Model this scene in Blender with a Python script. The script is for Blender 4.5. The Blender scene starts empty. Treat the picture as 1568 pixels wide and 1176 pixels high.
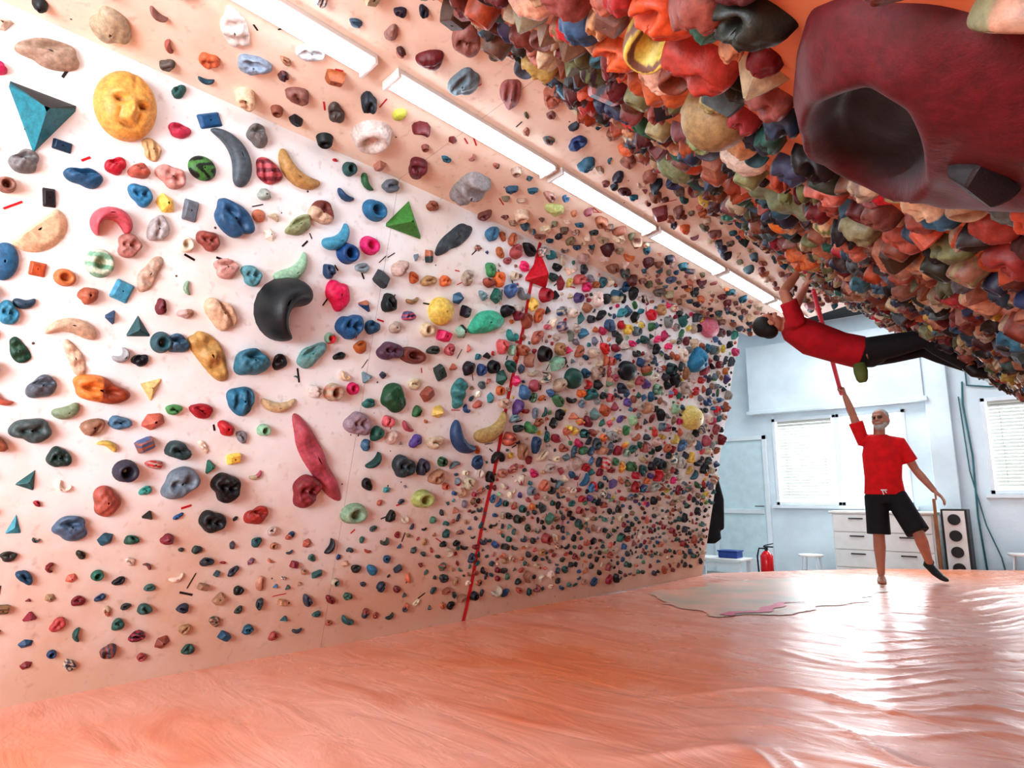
import bpy, bmesh, math, random
import numpy as np
from mathutils import Vector, Matrix
random.seed(7)
scene = bpy.context.scene
try:
    scene.view_settings.view_transform = 'Standard'
    scene.view_settings.exposure = 0.25
    scene.view_settings.look = 'None'
    scene.view_settings.look = 'Medium High Contrast'
except Exception as e:
    print(e)

def lin(c):
    out = []
    for v in c[:3]:
        v = v/255.0
        out.append(v/12.92 if v <= 0.04045 else ((v+0.055)/1.055)**2.4)
    return tuple(out)

# ---------------------------------------------------------------- materials
def new_mat(name):
    m = bpy.data.materials.new(name); m.use_nodes = True
    nt = m.node_tree
    return m, nt, nt.nodes['Principled BSDF']

def mat(name, rgb, rough=0.6, var=0.12, scale=8.0, bump=0.0, bscale=40.0, metallic=0.0, rgb2=None):
    m, nt, b = new_mat(name)
    c = lin(rgb)
    tc = nt.nodes.new('ShaderNodeTexCoord')
    n = nt.nodes.new('ShaderNodeTexNoise'); n.inputs['Scale'].default_value = scale; n.inputs['Detail'].default_value = 4
    nt.links.new(tc.outputs['Object'], n.inputs['Vector'])
    r = nt.nodes.new('ShaderNodeValToRGB')
    r.color_ramp.elements[0].position = 0.35; r.color_ramp.elements[1].position = 0.65
    r.color_ramp.elements[0].color = tuple(max(0, x*(1-var)) for x in c)+(1,)
    r.color_ramp.elements[1].color = (lin(rgb2) if rgb2 else tuple(min(1, x*(1+var)) for x in c))+(1,)
    nt.links.new(n.outputs['Fac'], r.inputs['Fac'])
    nt.links.new(r.outputs['Color'], b.inputs['Base Color'])
    b.inputs['Roughness'].default_value = rough
    b.inputs['Metallic'].default_value = metallic
    if bump > 0:
        n2 = nt.nodes.new('ShaderNodeTexNoise'); n2.inputs['Scale'].default_value = bscale
        nt.links.new(tc.outputs['Object'], n2.inputs['Vector'])
        bp = nt.nodes.new('ShaderNodeBump'); bp.inputs['Strength'].default_value = bump; bp.inputs['Distance'].default_value = 0.01
        nt.links.new(n2.outputs['Fac'], bp.inputs['Height'])
        nt.links.new(bp.outputs['Normal'], b.inputs['Normal'])
    return m

def emis(name, rgb, strength):
    m, nt, b = new_mat(name)
    b.inputs['Base Color'].default_value = lin(rgb)+(1,)
    b.inputs['Emission Color'].default_value = lin(rgb)+(1,)
    b.inputs['Emission Strength'].default_value = strength
    return m

def panel_mat(name, base, stain, bounce_dirt=None):
    m, nt, b = new_mat(name)
    N = nt.nodes; L = nt.links
    tc = N.new('ShaderNodeTexCoord')
    n1 = N.new('ShaderNodeTexNoise'); n1.inputs['Scale'].default_value = 1.3; n1.inputs['Detail'].default_value = 5
    n1.inputs['Roughness'].default_value = 0.65
    L.new(tc.outputs['Object'], n1.inputs['Vector'])
    r1 = N.new('ShaderNodeValToRGB')
    r1.color_ramp.elements[0].position = 0.45; r1.color_ramp.elements[0].color = lin(base)+(1,)
    r1.color_ramp.elements[1].position = 0.8; r1.color_ramp.elements[1].color = lin(stain)+(1,)
    L.new(n1.outputs['Fac'], r1.inputs['Fac'])
    n2 = N.new('ShaderNodeTexNoise'); n2.inputs['Scale'].default_value = 22; n2.inputs['Detail'].default_value = 4
    L.new(tc.outputs['Object'], n2.inputs['Vector'])
    r2 = N.new('ShaderNodeValToRGB')
    r2.color_ramp.elements[0].position = 0.6; r2.color_ramp.elements[0].color = (1,1,1,1)
    r2.color_ramp.elements[1].position = 0.78; r2.color_ramp.elements[1].color = (0.62,0.55,0.5,1)
    L.new(n2.outputs['Fac'], r2.inputs['Fac'])
    mx = N.new('ShaderNodeMixRGB'); mx.blend_type = 'MULTIPLY'; mx.inputs[0].default_value = 0.6
    L.new(r1.outputs['Color'], mx.inputs[1]); L.new(r2.outputs['Color'], mx.inputs[2])
    cur = mx.outputs['Color']
    sx = N.new('ShaderNodeSeparateXYZ'); L.new(tc.outputs['UV'], sx.inputs[0])
    if bounce_dirt:
        # shoe scuffs plus mat bounce painted low on the wall, broken up by noise
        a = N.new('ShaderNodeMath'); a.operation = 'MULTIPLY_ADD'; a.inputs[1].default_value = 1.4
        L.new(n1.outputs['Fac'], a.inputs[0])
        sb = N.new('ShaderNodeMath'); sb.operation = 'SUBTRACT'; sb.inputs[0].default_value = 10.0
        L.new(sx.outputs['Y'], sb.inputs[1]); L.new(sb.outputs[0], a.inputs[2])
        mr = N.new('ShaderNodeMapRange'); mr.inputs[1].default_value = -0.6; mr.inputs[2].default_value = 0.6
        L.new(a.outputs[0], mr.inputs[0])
        md_ = N.new('ShaderNodeMixRGB'); md_.blend_type = 'MULTIPLY'; md_.inputs[2].default_value = lin(bounce_dirt)+(1,)
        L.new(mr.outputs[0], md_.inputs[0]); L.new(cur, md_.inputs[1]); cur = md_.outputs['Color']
    v = N.new('ShaderNodeTexVoronoi'); v.inputs['Scale'].default_value = 7.5
    v.inputs['Randomness'].default_value = 0.75
    L.new(tc.outputs['UV'], v.inputs['Vector'])
    lt = N.new('ShaderNodeMath'); lt.operation = 'LESS_THAN'; lt.inputs[1].default_value = 0.045
    L.new(v.outputs['Distance'], lt.inputs[0])
    md = N.new('ShaderNodeMath'); md.operation = 'PINGPONG'; md.inputs[1].default_value = 1.22
    L.new(sx.outputs['X'], md.inputs[0])
    l2 = N.new('ShaderNodeMath'); l2.operation = 'LESS_THAN'; l2.inputs[1].default_value = 0.0007
    L.new(md.outputs[0], l2.inputs[0])
    mxx = N.new('ShaderNodeMath'); mxx.operation = 'MAXIMUM'
    L.new(lt.outputs[0], mxx.inputs[0]); L.new(l2.outputs[0], mxx.inputs[1])
    m2 = N.new('ShaderNodeMixRGB'); m2.inputs[2].default_value = (0.09,0.06,0.05,1)
    L.new(mxx.outputs[0], m2.inputs[0]); L.new(cur, m2.inputs[1])
    L.new(m2.outputs['Color'], b.inputs['Base Color'])
    b.inputs['Roughness'].default_value = 0.6
    return m

def hold_mat(name, rough=0.5):
    m, nt, b = new_mat(name)
    N = nt.nodes; L = nt.links
    at = N.new('ShaderNodeAttribute'); at.attribute_name = 'Col'
    tc = N.new('ShaderNodeTexCoord')
    n = N.new('ShaderNodeTexNoise'); n.inputs['Scale'].default_value = 45; n.inputs['Detail'].default_value = 4
    n.inputs['Roughness'].default_value = .7
    L.new(tc.outputs['Object'], n.inputs['Vector'])
    r = N.new('ShaderNodeValToRGB')
    r.color_ramp.elements[0].position = 0.35; r.color_ramp.elements[0].color = (0.66,0.66,0.66,1)
    r.color_ramp.elements[1].position = 0.65; r.color_ramp.elements[1].color = (1.12,1.12,1.12,1)
    L.new(n.outputs['Fac'], r.inputs['Fac'])
    mx = N.new('ShaderNodeMixRGB'); mx.blend_type = 'MULTIPLY'; mx.inputs[0].default_value = 1
    L.new(at.outputs['Color'], mx.inputs[1]); L.new(r.outputs['Color'], mx.inputs[2])
    L.new(mx.outputs['Color'], b.inputs['Base Color'])
    b.inputs['Roughness'].default_value = rough
    bp = N.new('ShaderNodeBump'); bp.inputs['Strength'].default_value = 0.3; bp.inputs['Distance'].default_value = 0.006
    L.new(n.outputs['Fac'], bp.inputs['Height']); L.new(bp.outputs['Normal'], b.inputs['Normal'])
    return m

# ---------------------------------------------------------------- mesh helpers
def finish(name, bm, material, parent=None, bevel=0.0, smooth=False, voxel=None, smooth_it=6):
    bmesh.ops.recalc_face_normals(bm, faces=bm.faces[:])
    me = bpy.data.meshes.new(name); bm.to_mesh(me); bm.free()
    ob = bpy.data.objects.new(name, me); scene.collection.objects.link(ob)
    if material: me.materials.append(material)
    if parent: ob.parent = parent
    if smooth:
        for p in me.polygons: p.use_smooth = True
    if bevel > 0:
        md = ob.modifiers.new('bev', 'BEVEL'); md.width = bevel; md.segments = 2; md.limit_method = 'ANGLE'
    if voxel:
        md = ob.modifiers.new('rm', 'REMESH'); md.mode = 'VOXEL'; md.voxel_size = voxel; md.use_smooth_shade = True
        s = ob.modifiers.new('sm', 'SMOOTH'); s.factor = 0.5; s.iterations = smooth_it
    return ob

def empty(name, loc=(0,0,0)):
    e = bpy.data.objects.new(name, None); scene.collection.objects.link(e)
    e.empty_display_size = 0.1
    return e

def box(bm, c, s, rot=None):
    M = Matrix.Translation(Vector(c)) @ (rot.to_4x4() if rot else Matrix.Identity(4)) @ Matrix.Diagonal((s[0], s[1], s[2], 1))
    bmesh.ops.create_cube(bm, size=1.0, matrix=M)

def box2(bm, a, b):
    box(bm, [(a[i]+b[i])/2 for i in range(3)], [abs(b[i]-a[i]) for i in range(3)])

def ell(bm, c, r, axes=None, seg=20):
    R = Matrix.Identity(4)
    if axes:
        for i in range(3):
            for k in range(3): R[k][i] = axes[i][k]
    M = Matrix.Translation(Vector(c)) @ R @ Matrix.Diagonal((r[0], r[1], r[2], 1))
    bmesh.ops.create_uvsphere(bm, u_segments=seg, v_segments=seg//2+2, radius=1.0, matrix=M)

def tube(bm, pts, radii, side=None, seg=14, rnd=True):
    pts = [Vector(p) for p in pts]
    n = len(pts)
    rr = [(r, r) if not isinstance(r, (tuple, list)) else r for r in radii]
    rings = []
    P = list(pts); R = list(rr); T = []
    for i in range(n):
        if i == 0: t = pts[1]-pts[0]
        elif i == n-1: t = pts[-1]-pts[-2]
        else: t = (pts[i+1]-pts[i]).normalized()+(pts[i]-pts[i-1]).normalized()
        T.append(t.normalized())
    if rnd:
        m0 = min(rr[0]); m1 = min(rr[-1])
        P = [pts[0]-T[0]*m0*0.6]+P+[pts[-1]+T[-1]*m1*0.6]
        R = [(rr[0][0]*.65, rr[0][1]*.65)]+R+[(rr[-1][0]*.65, rr[-1][1]*.65)]
        T = [T[0]]+T+[T[-1]]
    s = Vector(side) if side is not None else (Vector((0,0,1)) if abs(T[0].z) < 0.9 else Vector((1,0,0)))
    for p, r, t in zip(P, R, T):
        a = (s - t*s.dot(t))
        if a.length < 1e-4: a = t.orthogonal()
        a.normalize(); b = t.cross(a)
        if side is None: s = a
        ring = [bm.verts.new(p + a*(r[0]*math.cos(2*math.pi*k/seg)) + b*(r[1]*math.sin(2*math.pi*k/seg))) for k in range(seg)]
        rings.append(ring)
    for i in range(len(rings)-1):
        for k in range(seg):
            bm.faces.new((rings[i][k], rings[i][(k+1) % seg], rings[i+1][(k+1) % seg], rings[i+1][k]))
    bm.faces.new(list(reversed(rings[0]))); bm.faces.new(rings[-1])

def cyl(bm, p0, p1, r, seg=16):
    tube(bm, [p0, p1], [r, r], seg=seg, rnd=False)

# ---------------------------------------------------------------- climbing surfaces
CAMH = 0.85
class Surf:
    def __init__(s, O, v, tmax):
        s.O = Vector(O); s.u = Vector((0,1,0)); s.v = Vector(v).normalized(); s.n = s.u.cross(s.v).normalized(); s.tmax = tmax
    def P(s, y, t, w=0.0):
        return s.O + s.u*y + s.v*t + s.n*w
LEFT = Surf((-3.46,0,0), (0.2149,0,0.9766), 2.75)
CEIL = Surf((-2.87,0,2.686), (1.07,0,0.164), 1.0825)
RIGHT = Surf((-1.8,0,2.85), (1,0,-0.84), 4.43)
Y0, Y1 = -2.5, 7.3

def panel(name, S, material, y0=Y0, y1=Y1, th=0.03):
    bm = bmesh.new(); uvl = bm.loops.layers.uv.new('UVMap')
    a = [S.P(y0,0), S.P(y1,0), S.P(y1,S.tmax), S.P(y0,S.tmax)]
    uv = [(y0,0),(y1,0),(y1,S.tmax),(y0,S.tmax)]
    vf = [bm.verts.new(p) for p in a]; vb = [bm.verts.new(p - S.n*th) for p in a]
    f = bm.faces.new(vf)
    for l, q in zip(f.loops, uv): l[uvl].uv = (q[0]+10, q[1]+10)
    bm.faces.new(list(reversed(vb)))
    for i in range(4):
        j = (i+1) % 4
        bm.faces.new((vf[j], vf[i], vb[i], vb[j]))
    return finish(name, bm, material)

M_wall = panel_mat('painted_panel_white', (244,248,248), (238,224,208), bounce_dirt=(220,186,166))
M_ceil = panel_mat('painted_panel_peach', (246,230,212), (228,190,162))
M_right = panel_mat('painted_panel_orange', (204,132,92), (176,96,60))
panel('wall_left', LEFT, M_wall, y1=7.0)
panel('ceiling', CEIL, M_ceil)
panel('wall_right', RIGHT, M_right, y1=7.0)

# sight line of an image pixel -> metric (along, up) coordinates on a climbing panel
def ray(px, py):
    a = (px-784)/999.6; u = (588-py)/999.6
    b = .985-.172*u
    return Vector((.743*a-.669*b, .669*a+.743*b, .172+.985*u))
def hit(S, px, py, w=0.0, depth=False):
    d = ray(px, py); o = Vector((0,0,CAMH))
    k = ((S.O + S.n*w) - o).dot(S.n)/d.dot(S.n)
    p = o + d*k - S.O
    if depth: return p.dot(S.u), p.dot(S.v), k
    return p.dot(S.u), p.dot(S.v)

# ---------------------------------------------------------------- holds
def topo(nr, ns):
    lv = []; tot = []
    for j in range(ns):
        lv += [0, 1+j, 1+(j+1) % ns]; tot.append(3)
    for i in range(nr-1):
        a = 1+i*ns; b = a+ns
        for j in range(ns):
            k = (j+1) % ns
            lv += [a+j, b+j, b+k, a+k]; tot.append(4)
    return np.array(lv, dtype=np.int64), np.array(tot, dtype=np.int64)
RES = {}
def grid(lod):
    if lod in RES: return RES[lod]
    if lod == 0:
        rho = np.array([.09,.15,.4,.62,.8,.93,1.0]); ns = 18
    elif lod == 1:
        rho = np.array([.05,.085,.11,.18,.26,.34,.42,.5,.58,.66,.73,.8,.86,.91,.955,.985,1.0]); ns = 44
    else:
        rho = np.concatenate([np.linspace(.03,.9,34), [.925,.95,.97,.985,.995,1.0]]); ns = 110
    th = np.arange(ns)*2*math.pi/ns
    R = np.concatenate([[0], np.repeat(rho, ns)]); T = np.concatenate([[0], np.tile(th, len(rho))])
    lv, tot = topo(len(rho), ns)
    RES[lod] = (R, T, lv, tot)
    return RES[lod]

def poly_r(T, k, ph=0.0):
    a = 2*math.pi/k
    return math.cos(math.pi/k)/np.cos(((T+ph) % a)-math.pi/k)

def make_hold(kind, rx, ry, h, ang, rs, col, col2=None, lod=0, bolt=True):
    R, T, lv, tot = grid(lod)
    r = np.ones_like(T)
    p1, p2, p3 = rs.uniform(0, 6.28, 3)
    if kind in ('blob', 'jug', 'ridge', 'scoop'):
        r = 1+.13*np.cos(2*T+p1)+0.09*np.cos(3*T+p2)+0.04*np.cos(5*T+p3)
    if kind in ('bean', 'arch'): r = 1+.05*np.cos(3*T+p2)
    if kind == 'tri': r = 0.8*poly_r(T, 3, math.pi/6)*2*0.72
    if kind == 'quad': r = poly_r(T, 4, math.pi/4)*1.3
    if kind == 'penta': r = poly_r(T, 5, p1)*1.15
    if kind == 'half': r = np.where(np.sin(T) < 0, 1.0, np.minimum(1.0, 0.28/np.maximum(np.sin(T), 0.001)))
    X = R*r*np.cos(T); Y = R*r*np.sin(T)
    dome = np.sqrt(np.clip(1-R**2, 0, 1))
    edge = np.clip((1-R)*4, 0, 1)
    if kind in ('dome', 'blob', 'bean', 'face', 'arch'):
        W = dome**0.85
    elif kind == 'jug':
        W = dome**0.6 - 0.7*np.exp(-((X/.6)**2+((Y-.36)/.24)**2))*edge
    elif kind == 'scoop':
        W = dome**0.5 - 0.55*np.exp(-((X-.3)**2+(Y)**2)/.09)*edge - 0.55*np.exp(-((X+.35)**2+(Y-.1)**2)/.07)*edge
    elif kind == 'donut':
        W = np.exp(-((R-.62)/.26)**4)*np.clip((1-R)*6, 0, 1)**.5 + 0.12*(R < .3)
    elif kind in ('tri', 'penta'):
        W = np.clip(1-R, 0, 1)**0.9
    elif kind in ('quad', 'half'):
        W = np.clip((1-R)*3.2, 0, 1)**0.6*(1+0.25*Y)
    elif kind == 'ridge':
        W = dome*(0.75+0.25*np.cos(X*9))
    else:
        W = dome
    lump = 0.09*np.sin(5*X+p1)*np.cos(4.3*Y+p2)+0.05*np.sin(11*X+p3)*np.sin(9*Y+p1)
    if kind in ('blob', 'jug', 'ridge', 'scoop'):
        W = W + lump*edge
        if lod == 1: W = W + .035*edge*np.abs(np.sin(14*X+4*np.sin(6*Y+p2)))
    mixf = np.zeros_like(R)
    if kind == 'face':
        def g(cx, cy, sx, sy): return np.exp(-(((X-cx)/sx)**2+((Y-cy)/sy)**2))
        W = W - .34*g(-.36,.0,.17,.1) - .34*g(.36,.0,.17,.1) + .34*g(0,-.22,.12,.24) - .26*g(0,-.62,.28,.07) \
            + .16*g(-.36,.2,.25,.08)+.16*g(.36,.2,.25,.08) - .2*g(0,.75,.05,.25) - .15*g(-.3,-.35,.06,.2) - .15*g(.3,-.35,.06,.2)
        mixf = np.clip(1.6*(g(-.36,.0,.1,.05)+g(.36,.0,.1,.05)+g(0,-.62,.22,.04)), 0, 1)
    x = X*rx; y = Y*ry; w = W*h
    if kind == 'jug': y = y + w*0.3
    if kind in ('bean', 'arch'):
        x = x*(1.0 if kind == 'bean' else 1.25); ry_ = ry*(.8 if kind == 'bean' else .55); y = Y*ry_
        Rb = rx*(.95 if kind == 'bean' else .62); xx = x.copy()
        taper = 1-.35*(xx/rx+1)/2; y = y*taper
        x = (Rb-y)*np.sin(xx/Rb); y = Rb-(Rb-y)*np.cos(xx/Rb) - rx*(0.25 if kind == 'bean' else .5)
    w = np.where(R >= .999, -0.004, w)
    V = np.stack([x*math.cos(ang)-y*math.sin(ang), x*math.sin(ang)+y*math.cos(ang), w], 1)
    C = np.tile(np.array(lin(col)), (len(R), 1))
    if col2 is not None:
        mode = rs.integers(3)
        if kind in ('face',): m = mixf
        elif kind == 'tri': m = ((T > 3.66) & (T < 5.76))*1.0
        elif mode == 0: m = (np.sin(6*X+3*np.sin(4*Y+p1)+p2) > 0.1)*1.0
        elif mode == 1: m = (np.sin(9*Y+p2) > 0)*1.0
        else: m = (X > 0)*1.0
        C = C*(1-m[:, None]) + np.array(lin(col2))*m[:, None]
    if bolt:
        inner = (R < (.1 if lod == 0 else .07))
        V[:, 2] = np.where(inner, V[:, 2]-h*.35, V[:, 2])
        C[inner] = (0.012, 0.011, 0.010)
    return V, C, lv, tot

def surf_xform(S, V, y, t, w=0.0):
    B = np.array([S.u, S.v, S.n]); o = np.array(S.P(y, t, w))
    return V @ B + o

def build_mesh(name, items, material, parent=None, flat=False):
    vs = []; cs = []; lvs = []; tots = []; off = 0
    for V, C, lv, tot in items:
        vs.append(V); cs.append(C); lvs.append(lv+off); tots.append(tot); off += len(V)
    vs = np.concatenate(vs); cs = np.concatenate(cs); lvs = np.concatenate(lvs); tots = np.concatenate(tots)
    me = bpy.data.meshes.new(name)
    me.vertices.add(len(vs)); me.vertices.foreach_set('co', vs.astype(np.float32).ravel())
    me.loops.add(len(lvs)); me.loops.foreach_set('vertex_index', lvs.astype(np.int32))
    me.polygons.add(len(tots))
    st = np.concatenate([[0], np.cumsum(tots)[:-1]])
    me.polygons.foreach_set('loop_start', st.astype(np.int32))
    me.update(calc_edges=True)
    me.polygons.foreach_set('use_smooth', np.full(len(tots), not flat))
    at = me.color_attributes.new('Col', 'FLOAT_COLOR', 'POINT')
    at.data.foreach_set('color', np.concatenate([cs, np.ones((len(cs), 1))], 1).astype(np.float32).ravel())
    me.materials.append(material)
    ob = bpy.data.objects.new(name, me); scene.collection.objects.link(ob)
    if parent: ob.parent = parent
    return ob

M_hold = hold_mat('resin_hold', 0.5)
M_vol = hold_mat('volume_skin', 0.62)
FLATK = ('tri', 'quad', 'penta', 'half')

HL = [
 (65,172,112,112,180,'tri',(20,120,135),(14,22,26),.75),
 (195,162,92,108,0,'face',(226,166,84),(150,95,45),.9),
 (358,240,118,40,112,'bean',(78,92,100),None,.6),
 (462,262,90,32,-40,'bean',(190,150,92),None,.7),
 (313,257,42,38,0,'dome',(70,130,60),(15,30,18),.6),
 (172,345,84,44,180,'arch',(202,92,104),None,1.0),
 (62,350,88,72,35,'half',(228,196,160),None,.35),
 (8,400,46,60,0,'dome',(50,110,150),None,.6),
 (625,340,60,60,0,'tri',(72,140,62),None,.6),
 (700,365,62,28,40,'ridge',(60,72,78),None,.5),
 (440,480,112,92,-122,'arch',(18,28,32),None,1.0),
 (521,452,34,48,0,'blob',(224,28,92),None,.6),
 (678,477,36,44,0,'dome',(232,202,100),None,.7),
 (748,494,50,36,30,'blob',(66,186,150),None,.6),
 (537,500,34,40,0,'scoop',(30,92,140),None,.9),
 (387,557,46,46,0,'jug',(60,120,140),None,.8),
 (372,614,46,40,0,'ridge',(40,110,140),None,.8),
 (487,705,128,36,-62,'ridge',(176,80,92),None,.7),
 (605,610,36,42,0,'blob',(30,80,50),None,.7),
 (155,598,80,42,-10,'scoop',(218,132,62),(150,70,40),.9),
 (325,545,98,36,-55,'ridge',(190,152,90),None,.7),
 (112,508,92,36,170,'bean',(205,178,152),None,.7),
 (827,420,36,56,0,'tri',(205,22,44),None,.7),
 (755,655,64,28,35,'bean',(178,152,98),None,.6),
 (348,747,42,42,0,'scoop',(14,16,18),None,.9),
 (278,740,54,44,20,'scoop',(112,128,140),None,.9),
 (165,770,42,46,0,'blob',(168,88,72),None,.7),
 (110,812,54,36,0,'jug',(78,104,128),None,.8),
 (156,403,46,46,0,'donut',(130,180,150),(200,215,190),.6),
 (577,322,36,34,0,'donut',(40,110,150),None,.7),
 (360,335,74,40,-50,'scoop',(44,92,130),None,.8),
 (518,362,54,30,35,'bean',(70,150,180),None,.8),
 (450,410,66,32,35,'bean',(150,190,160),None,.7),
 (1060,640,26,36,0,'dome',(228,208,120),None,.8),
 (880,580,24,32,0,'dome',(30,80,70),None,.8),
 (962,568,24,30,0,'dome',(16,26,34),None,.8),
 (1087,502,24,30,0,'dome',(216,120,140),None,.8),
 (1068,552,22,36,0,'blob',(40,130,170),None,.8),
 (215,505,40,38,10,'tri',(30,80,85),None,.5),
 (232,420,56,30,60,'ridge',(196,168,148),None,.6),
 (340,482,60,34,-60,'jug',(212,180,150),None,.7),
 (415,262,40,38,0,'ridge',(190,84,92),(120,40,50),.6),
 (245,350,44,30,80,'scoop',(176,170,168),None,.8),
 (132,272,54,30,-8,'jug',(34,88,124),None,.8),
 (325,183,38,24,30,'quad',(30,92,140),None,.5),
 (180,254,32,26,0,'jug',(190,36,56),None,.7),
 (98,222,32,18,0,'quad',(24,60,84),None,.7),
 (78,302,22,32,10,'quad',(26,26,30),None,.6),
 (218,298,34,34,0,'scoop',(44,120,160),None,.8),
 (190,446,32,34,-15,'quad',(70,150,180),None,.5),
 (80,82,92,42,-5,'jug',(176,150,130),None,.6),
 (50,660,62,38,10,'scoop',(70,86,86),None,.8),
 (66,595,46,34,0,'jug',(86,98,108),None,.8),
 (104,628,48,30,20,'bean',(130,150,120),None,.7),
 (430,618,56,24,0,'bean',(205,180,140),None,.7),
 (550,650,34,38,0,'scoop',(150,130,140),None,.8),
 (545,788,40,32,0,'donut',(140,170,140),None,.7),
 (650,765,32,28,0,'donut',(170,180,110),None,.8),
 (706,602,46,22,70,'ridge',(60,130,130),None,.8),
 (712,672,62,26,-55,'bean',(46,76,112),None,.8),
 (635,545,44,26,0,'donut',(120,60,50),None,.7),
 (40,248,46,34,0,'jug',(120,120,120),None,.8),
 (32,538,50,24,-60,'ridge',(20,70,50),None,.6),
 (470,752,40,44,0,'scoop',(130,44,50),None,.8),
 (395,792,32,28,0,'jug',(160,56,46),None,.8),
 (327,800,36,34,0,'scoop',(28,32,34),None,.9),
 (570,376,30,30,0,'donut',(222,44,120),None,.6),
 (495,325,38,34,60,'scoop',(206,176,150),(120,60,50),.7),
 (397,208,30,32,0,'jug',(120,118,116),None,.8),
 (535,388,32,34,0,'donut',(24,76,130),None,.8),
 (278,200,30,24,0,'jug',(196,60,90),None,.7),
 (236,228,30,32,0,'ridge',(206,170,120),None,.6),
 (265,270,44,34,-30,'scoop',(206,150,140),None,.8),
 (275,528,38,26,0,'jug',(60,96,120),None,.8),
 (235,595,44,30,75,'tri',(226,196,130),None,.5),
 (45,740,34,34,-20,'tri',(30,90,90),None,.6),
 (24,810,26,34,0,'tri',(60,150,170),None,.5),
 (92,702,34,34,0,'scoop',(34,60,56),None,.9),
 (102,425,36,28,0,'donut',(200,120,70),None,.6),
 (118,550,60,24,-60,'ridge',(214,186,160),None,.6),
 (200,376,38,34,0,'scoop',(176,120,110),None,.8),
 (350,412,40,28,0,'jug',(206,160,150),None,.7),
 (388,422,30,30,0,'scoop',(90,150,160),None,.8),
 (250,525,34,34,0,'donut',(50,90,100),None,.7),
 (60,412,28,24,0,'quad',(190,90,50),None,.5),
 (40,462,40,22,0,'bean',(40,70,90),None,.7),
 (15,480,34,34,0,'scoop',(50,130,160),None,.8),
 (480,545,46,30,30,'jug',(110,160,160),None,.8),
 (295,322,24,36,0,'quad',(110,120,130),None,.6),
 (322,368,34,30,0,'scoop',(150,80,70),None,.8),
 (462,346,42,26,20,'jug',(150,160,120),None,.8),
 (600,538,34,30,0,'scoop',(90,60,80),None,.8),
 (620,715,30,34,0,'scoop',(46,60,66),None,.8),
 (400,330,20,20,0,'dome',(206,130,100),None,.6),
]
HC = [
 (570,213,64,44,0,'donut',(226,214,206),None,.5),
 (360,52,66,34,-70,'ridge',(226,218,210),None,.6),
 (388,106,48,28,-15,'jug',(150,170,190),None,.7),
 (478,84,44,28,0,'scoop',(206,216,220),None,.6),
 (715,65,48,42,0,'scoop',(150,100,90),None,.7),
 (660,97,36,30,0,'blob',(110,36,40),None,.7),
 (712,132,52,32,45,'jug',(110,130,140),None,.7),
 (783,150,36,42,0,'ridge',(150,90,86),None,.6),
 (720,292,54,38,40,'ridge',(150,146,146),None,.7),
 (170,48,56,50,40,'blob',(186,168,140),None,.6),
 (320,100,28,22,0,'scoop',(206,110,70),None,.6),
 (600,58,20,24,0,'blob',(150,110,100),None,.7),
 (612,182,20,18,0,'dome',(200,206,90),None,.7),
 (817,103,32,32,0,'scoop',(50,60,80),None,.8),
 (640,262,32,26,0,'jug',(110,40,50),None,.8),
 (558,283,46,26,0,'jug',(220,160,160),None,.6),
 (848,150,32,32,0,'scoop',(176,110,90),None,.8),
 (850,325,30,14,0,'blob',(190,200,130),None,.6),
 (515,180,28,26,0,'jug',(90,80,76),None,.7),
 (885,225,24,20,0,'jug',(30,60,110),None,.7),
]
HR = [
 (1085,198,112,100,0,'dome',(150,126,86),None,.95,.06),
 (1128,72,104,96,0,'jug',(34,40,32),None,.9,.06),
 (1005,48,116,84,0,'jug',(196,78,38),None,.9,.05),
 (882,50,62,70,0,'blob',(52,88,122),None,.9,.04),
 (805,18,104,56,0,'blob',(216,164,136),None,.8,.04),
 (1062,112,102,96,0,'scoop',(164,58,46),None,.9,.05),
 (950,95,70,66,0,'jug',(196,90,46),None,.9,.04),
 (1000,150,110,60,-20,'ridge',(186,98,56),None,.8,.04),
 (925,150,76,60,30,'quad',(90,114,128),(180,120,120),.5,.03),
 (1165,175,64,66,0,'scoop',(140,84,78),None,.9,.05),
 (1200,272,64,54,0,'scoop',(50,56,82),None,.9,.05),
 (1258,306,62,54,0,'scoop',(196,118,104),None,.9,.05),
 (1190,318,124,54,-25,'ridge',(120,136,106),None,.6,.04),
 (1128,258,50,64,0,'blob',(206,192,176),None,.8,.05),
 (1150,125,64,54,0,'blob',(110,26,32),None,.8,.05),
 (1100,12,110,66,0,'scoop',(84,28,32),None,.9,.05),
 (935,25,70,58,0,'blob',(170,54,54),None,.8,.05),
 (1330,327,30,46,0,'ridge',(210,56,78),None,.9,.06),
 (1372,378,60,56,0,'scoop',(166,88,72),None,.9,.06),
 (1440,400,60,56,0,'jug',(112,122,84),None,.9,.06),
 (1300,385,54,52,0,'scoop',(180,104,84),None,.9,.06),
 (1402,350,52,54,0,'blob',(138,112,66),None,.8,.06),
 (1530,420,64,64,0,'scoop',(140,54,50),None,.9,.06),
 (1495,378,60,58,0,'blob',(150,64,54),None,.8,.06),
 (1250,240,54,48,0,'jug',(42,46,48),None,.8,.05),
 (1035,262,54,60,0,'blob',(132,142,104),None,.7,.04),
 (1000,95,60,56,0,'blob',(150,40,36),None,.8,.04),
 (1230,395,46,46,0,'scoop',(206,110,62),None,.9,.05),
 (1190,350,40,40,0,'dome',(218,120,50),None,.8,.05),
]
placed = {'L': [], 'C': [], 'R': []}
rs = np.random.default_rng(11)
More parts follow.
